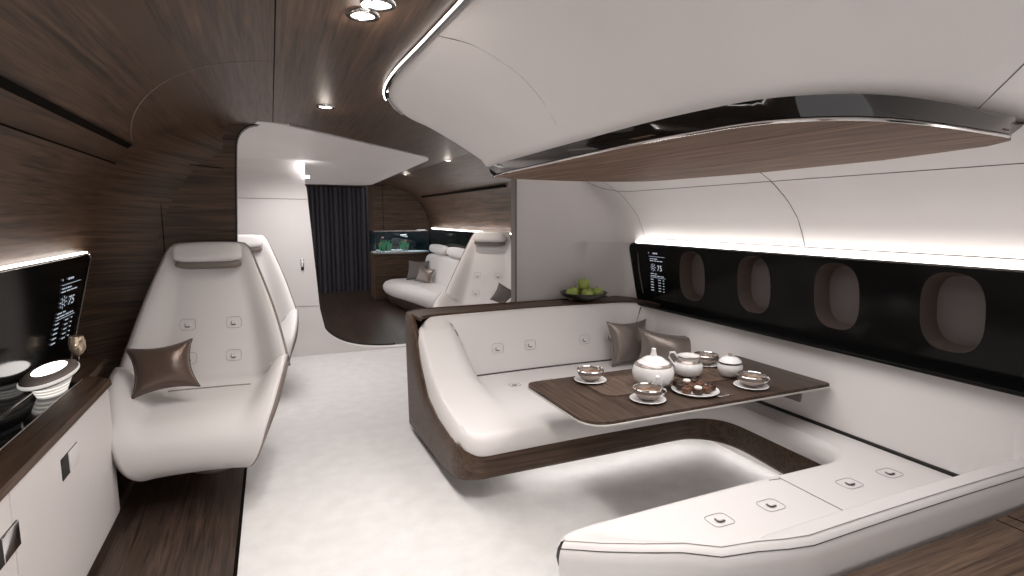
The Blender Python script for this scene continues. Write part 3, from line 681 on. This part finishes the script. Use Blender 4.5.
# ------------------------------------------------------------ cushions
def pillow(name, s, t, m, label, loc, rot, h=None, group=None, dent=.12):
    h = h or s
    r = thing(name, label, 'cushion', loc, group); r.rotation_euler = rot
    def f(sg):
        def g(u, v):
            x = s/2*u*(1-dent*(1-v*v)); z = h/2*v*(1-dent*(1-u*u))
            th = t/2*(max(0, (1-u*u)*(1-v*v)))**.42*(1+.08*sin(3*u+2*v))
            return (x, sg*th, z+h/2)
        return grid(g, lin(-1, 1, 25), lin(-1, 1, 25))
    off = wloc(r)
    V, F = merge(f(1), f(-1)); V = [(a+off.x, b+off.y, c+off.z) for a, b, c in V]
    mk('cover', V, F, m, r, angle=80)
    e = [(s/2*u*(1-dent*(1-v*v)), 0, h/2*v*(1-dent*(1-u*u))+h/2) for u, v in [(a, -1) for a in lin(-1, 1, 14)]+[(1, a) for a in lin(-1, 1, 14)]+[(a, 1) for a in lin(1, -1, 14)]+[(-1, a) for a in lin(1, -1, 14)]]
    mk('piping', *tube([(a+off.x, b+off.y, c+off.z) for a, b, c in e], .004, 6), m, r)
    return r
g = 'satin cushions in the sofa corner'
pillow('cushion', .36, .13, 'satin2', 'upright taupe satin cushion leaning on the sofa back, left of the pair', (2.56, 3.53, .445), (radians(-16), 0, radians(-4)), .35, g, dent=.17)
pillow('cushion', .47, .15, 'satin2', 'taupe satin cushion in the sofa corner behind the teapot, right of the pair', (2.66, 3.25, .443), (radians(-14), radians(5), radians(-36)), .31, g, dent=.19)

# ------------------------------------------------------------ lounge chairs
CY = [-.38, -.44, -.49, -.50, -.47, -.38, -.20, .02, .17, .205, .235, .285, .345, .41, .45, .475]
CZ = [.20, .215, .27, .35, .43, .495, .515, .52, .53, .59, .67, .82, 1.04, 1.27, 1.39, 1.43]
CW = [.19, .26, .305, .34, .37, .41, .445, .462, .465, .462, .458, .425, .365, .285, .24, .205]
CL = [0, .0, .005, .01, .025, .07, .16, .215, .225, .21, .19, .14, .08, .04, .02, .01]
CT = lin(0, 1, 16)
cc = catmull(list(zip(CY, CZ, CW, CL)), 5); NV = len(cc)
def chair_pt(u, j, off=0, wx=0):
    y, z, w, l = cc[j]
    a = cc[max(j-1, 0)]; b = cc[min(j+1, NV-1)]
    ty, tz = b[0]-a[0], b[1]-a[1]; L = math.hypot(ty, tz); ny, nz = -tz/L, ty/L
    uy, uz = ny, nz
    # arms lift blends upwards/forwards
    s = j/(NV-1); by = -.15 if s < .5 else -.55; bz = 1 if s < .5 else .55
    bl = ss((s-.45)/.2); ly = -.0*(1-bl)-.85*bl; lz_ = 1*(1-bl)+.2*bl
    g = ss((abs(u)-.56)/.38)*.85+.15*cl((abs(u)-.56)/.44)
    g2 = (abs(u))**3*.012
    return (u*(w+wx), y+ly*l*g-uy*off, z+lz_*l*g-uz*off-g2)
us = [-1+2*i/40 for i in range(41)]
def make_chair():
    r = thing('lounge_chair', '', 'lounge chair', (0, 0, 0))
    V, F = [chair_pt(u, j) for u in us for j in range(NV)], quads(41, NV)
    pd = mods(mk('seat_shell', V, F, 'marble', r, angle=80, label='white padded seat and back in one sweep'), .035, -1)
    V = [chair_pt(u*1.0, j, .042, .012) for u in us for j in range(NV)]
    mods(mk('outer_shell', V, F, 'taupe', r, angle=80, label='taupe hard shell'), .012, -1)
    # rim piping
    loop = [chair_pt(-1, j, .006, .004) for j in range(NV)]+[chair_pt(u, NV-1, .006) for u in us]+[chair_pt(1, j, .006, .004) for j in reversed(range(NV))]+[chair_pt(u, 0, .006) for u in reversed(us)]
    mk('rim', *tube(loop+[loop[0]], .007, 6, False), 'leather_taupe', r)
    # crease + fold lines
    mk('crease_gap', *tube([chair_pt(u, 38, -.002) for u in us[10:31]], .005, 6), 'seam_soft', r)
    # headrest
    hd = mk('headrest', *xf(pad(.205, .055, .066, .5, .45), (0, .38, 1.362), rx=radians(-16)), 'marble', r)
    mk('headrest_underside', *xf(pad(.195, .04, .03, .6, .5), (0, .375, 1.288), rx=radians(-16)), 'taupe', r, label='darker lower pad')
    mk('headrest_stitching', *tube([tuple(Vector((0, .38, 1.362))+Matrix.Rotation(radians(-16), 3, 'X') @ Vector((a*.115*(1), -.0520, b*.028))) for a, b in [(cos(t)*1.0, sin(t)) for t in lin(0, 2*pi, 30)]], .0012, 4), 'seam_soft', hd)
    for jx, zt in ((-.13, .69), (.13, .69), (-.135, .90), (.135, .90)):
        jj = min(range(40, NV-2), key=lambda q: abs(cc[q][1]-zt))
        w = cc[jj][2]; p = chair_pt(jx/w, jj, -.001); q = chair_pt(jx/w, jj+2, -.001)
        button(p, (1, 0, 0), (0, q[1]-p[1], q[2]-p[2]), r, .045)
    mk('pedestal', *lathe([(0, 0), (.15, 0), (.153, .012), (.07, .03), (.05, .07), (.05, .36), (.12, .44), (.14, .46), (0, .46)], 40, (0, .16, 0)), 'taupe', r)
    return r
ch = make_chair()
def put_chair(c, x, y, z, rz, label):
    c.location = (x, y, z); c.rotation_euler.z = rz; c['label'] = label
put_chair(ch, -.415, 3.755, .006, radians(-4), 'big white leather lounge chair with brown cushion, nearest on the left')
c2 = copy_tree(ch); put_chair(c2, -.275, 5.62, 0, radians(2), 'white lounge chair standing in the alcove behind the nearest chair')
c3 = copy_tree(ch); put_chair(c3, 2.16, 5.98, -.004, radians(-42), 'white lounge chair in the far cabin beyond the sofa ledge')
pillow('cushion', .34, .13, 'satin', 'dark brown satin cushion lying on the arm of the nearest lounge chair', (-.60, 3.61, .60), (radians(-34), radians(-3), radians(10)), .31, dent=.2)
pillow('cushion', .30, .11, 'grey_cush', 'dark grey cushion on the far lounge chair', (2.38, 5.80, .60), (radians(-25), radians(25), radians(-35)), .22)

# ------------------------------------------------------------ left cabinet
lc = thing('side_cabinet', 'long white fronted side cabinet with wood rim and black gloss top along the left wall', 'cabinet', (-.95, 1.3, 0))
mk('body', [v for v in box(-1.10, -.815, -1.5, 3.36, .05, .745)[0]], box(-1.10, -.815, -1.5, 3.36, .05, .745)[1], 'white', lc, smooth=False)
b_ = bpy.data.objects.new
wt = [(-.93, .752), (-.93, .775), (-.80, .775), (-.795, .745), (-.81, .735), (-.93, .74)]
yy = [-1.5, 1, 2.5, 3.36, 3.46, 3.93]
V = [(a-{3.46: .115, 3.93: .14}.get(y_, 0), y_, z_) for y_ in yy for a, z_ in wt]
mk('wood_rim', V, quads(6, 6, False, True)+[tuple(range(6)), tuple(range(30, 36))], 'wood_y', lc, smooth=False)
mk('gloss_top', *slab(round_poly([(-1.10, -1.5), (-.93, -1.5), (-.93, 3.38), (-1.04, 3.46), (-1.07, 3.92), (-1.10, 3.92)], 0.0), lambda a, b, s: (a, b, .745+.02*s)), 'black_top', lc, smooth=False)
mk('end_block', *slab(round_poly([(-.825, 3.38), (-.93, 3.44), (-.96, 3.92), (-1.1, 3.92), (-1.1, 3.38)], 0.0), lambda a, b, s: (a, b, .10+.635*s)), 'wood_y', lc, smooth=False)
mk('kickboard', *box(-.90, -.835, -1.5, 4.0, .0065, .055, .004), 'wood_y', lc, smooth=False)
mk('top_trim', *tube([(-.93, -1.5, .776), (-.93, 3.4, .776)], .003, 5), 'steel', lc)
for i, (y0, y1) in enumerate(((-.2, .96), (.97, 2.16), (2.17, 3.35))):
    d = mk('drawer_front', *box(-.822, -.809, y0, y1, .065, .735, .003), 'white', lc, smooth=False)
    if i:
        yh = (2.10, 2.72)[i-1]; zh = (.585, .61)[i-1]
        h = mk('handle', *box(-.811, -.8065, yh-.11, yh+.09, zh-.05, zh+.04, .003), 'black_m', d, label='flush handle with dark recess')
        mk('handle_cover', *box(-.808, -.803, yh-.03, yh+.09, zh-.046, zh+.038, .002), 'chrome' if i == 1 else 'white', h)

# lamp and glass on it
lx, ly, lz0 = -1.0, 3.22, .7655
lp = thing('table_lamp', 'glowing ribbed table lamp with flat oval top on the black side counter', 'lamp', (lx, ly, lz0))
pr = [(0, 0), (.05, 0)]
for k in range(4):
    r0 = .046+.006*k; z0 = .002+.016*k
    pr += [(r0+.010, z0+.002), (r0+.012, z0+.009), (r0+.001, z0+.012), (r0+.001, z0+.015)]
pr += [(.062, .068), (0, .068)]
mk('ribbed_base', *lathe(pr, 48, (lx, ly, lz0), .95, 1.9), 'lampglass', lp)
mk('head', *lathe([(0, .066), (.06, .066), (.104, .075), (.116, .092), (.108, .11), (.084, .122), (0, .122)], 56, (lx, ly, lz0), .80, 2.2), 'leather_taupe', lp)
mk('light_ring', *lathe([(.113, .084), (.1175, .090), (.1175, .095), (.113, .101)], 56, (lx, ly, lz0), .80, 2.2), 'lampglass', lp)
mk('top_light', *lathe([(0, .1235), (.066, .1235), (.070, .121)], 48, (lx, ly, lz0), .8, 2.2), 'glow_soft', lp)
gx, gy = -.985, 3.58
gl = thing('wine_glass', 'stemmed wine glass standing behind the lamp on the black counter', 'glass', (gx, gy, .7655))
gz = .7655
mk('foot', *lathe([(0, .002), (.03, .001), (.034, 0), (.0, 0)], 32, (gx, gy, gz)), 'glass', gl)
mk('stem', *lathe([(.004, .002), (.0035, .08), (.006, .095)], 16, (gx, gy, gz)), 'glass', gl)
mk('bowl', *lathe([(.005, .095), (.025, .11), (.038, .14), (.039, .17), (.032, .205), (.031, .205), (.037, .17), (.036, .14), (.023, .113), (0, .1)], 40, (gx, gy, gz)), 'gold', gl)

# wall switch on the portal wall
sw = thing('wall_switch', 'small chrome switch plate on the white wall beside the curtain', 'switch', (.30, 6.70, 1.05))
mk('plate', *box(.283, .322, 6.690, 6.699, 1.04, 1.13, .003), 'chrome', sw)
mk('rocker', *box(.288, .317, 6.685, 6.691, 1.0, 1.04, .002), 'black_m', sw)

# ------------------------------------------------------------ far cabin furniture
nd = thing('display_cabinet', 'dark wood cabinet below the lit fish tank at the far end', 'cabinet', (2.35, 11, 0))
mk('body', *box(1.79, 2.9, 10.82, 11.3, 0, .88, .005), 'wood_x', nd, smooth=False)
mk('worktop', *box(1.76, 2.9, 10.78, 11.3, .88, .91, .005), 'wood_x', nd, smooth=False)
mk('edge', *box(1.76, 2.9, 10.775, 10.782, .895, .912), 'steel', nd, smooth=False)
aq = thing('aquarium', 'dark glass aquarium with green water plants set in the far wood partition', 'aquarium', (2.3, 11.05, .9105))
mk('back_panel', *box(1.80, 2.88, 11.24, 11.28, .912, 1.32), 'water', aq, smooth=False)
mk('side_panel', *box(2.88, 2.895, 10.83, 11.3, .9105, 1.32), 'water', aq, smooth=False)
mk('glass_front', *box(1.80, 2.88, 10.83, 10.835, .912, 1.32), 'glass', aq, smooth=False)
gr_ = box(1.80, 2.88, 10.84, 11.23, .912, .925); mk('gravel', *gr_, 'pebble', aq, smooth=False)
for i in range(9):
    px_ = (1.93, 1.98, 2.02, 2.08, 2.13, 2.34, 2.38, 2.42, 2.47)[i]; hh = random.uniform(.15, .28)
    mk('water_plant', *merge(*[tube([(px_+random.uniform(-.01, .01), 10.95, .925), (px_+dx*.4, 10.95, .925+hh*.6), (px_+dx, 10.95, .925+hh*.9)], [.006, .008, .001], 6) for dx in (-.05, -.02, .02, .05)]), 'green', aq)
for i, (px_, pz) in enumerate(((1.98, 1.20), (2.42, 1.14), (1.93, 1.09))): mk('blossom', *xf(pad(.025, .02, .018, 1, 1, 12, 8), (px_, 10.93, pz)), 'red', aq)
mk('white_coral', *merge(*[xf(pad(.035, .02, .013, 1, 1, 12, 8), (2.36+.03*a, 10.93, 1.23+.018*b)) for a, b in ((0, 1), (1, 0), (2, 1.2), (2.6, -.6))]), 'cream', aq)
for i, px_ in enumerate((1.88, 2.18, 2.27, 2.32)): mk('pebble', *xf(pad(.05, .04, .03, 1, 1, 16, 8), (px_, 10.93, .945)), 'pebble', aq)
area('tank_light', (2.3, 11.0, 1.32), .9, 5, col=(.75, .9, 1), sy=.2)

fs = thing('long_sofa', 'long white leather sofa with bolster headrests in the far cabin', 'sofa', (2.4, 9.3, 0))
FO = round_poly([(2.86, 10.62), (1.86, 10.62), (1.86, 9.9), (2.12, 8.6), (2.25, 7.1), (2.86, 7.1)], [.05, .3, .3, .4, .1, .05], 10)
def ring(off, z):
    c = (2.5, 9.0)
    return [(c[0]+(p[0]-c[0])*(1-off/.5), c[1]+(p[1]-c[1])*(1-off/1.6), z) for p in FO]
rr_ = [ring(.10, .17), ring(.03, .20), ring(0, .27), ring(0, .34), ring(.03, .40), ring(.09, .435), ring(.22, .44)]
V = [p for r_ in rr_ for p in r_]; nF = len(FO)
mk('seat', V, quads(7, nF, False, True)+[tuple(range(nF)), tuple(range(6*nF, 7*nF))], 'leather', fs, angle=60)
V = [p for r_ in (ring(.12, 0), ring(.07, .05), ring(.05, .16), ring(.12, .175)) for p in r_]
mk('base', V, quads(4, nF, False, True)+[tuple(range(nF)), tuple(range(3*nF, 4*nF))], 'wood_floor', fs, angle=60)
mk('backrest', *xf(pad(.10, 1.62, .28, .4, .25, 60, 16), (2.76, 8.86, .66), ry=radians(10)), 'leather', fs)
for y_ in (9.6, 8.5): mk('bolster', *xf(pad(.075, .50, .085, .7, .35, 40, 16), (2.74, y_, 1.03), ry=radians(10)), 'leather', fs)
pillow('cushion', .40, .14, 'grey_cush', 'square dark grey cushion at the far end of the long sofa', (2.42, 10.05, .44), (radians(-22), 0, radians(-35)), .38)
pillow('cushion', .32, .12, 'satin2', 'smaller taupe cushion in front of the grey one on the long sofa', (2.42, 9.62, .44), (radians(-20), radians(10), radians(-50)), .28)
area('far_fill_light', (2.1, 8.6, 2.2), .8, 22, sy=2.4)
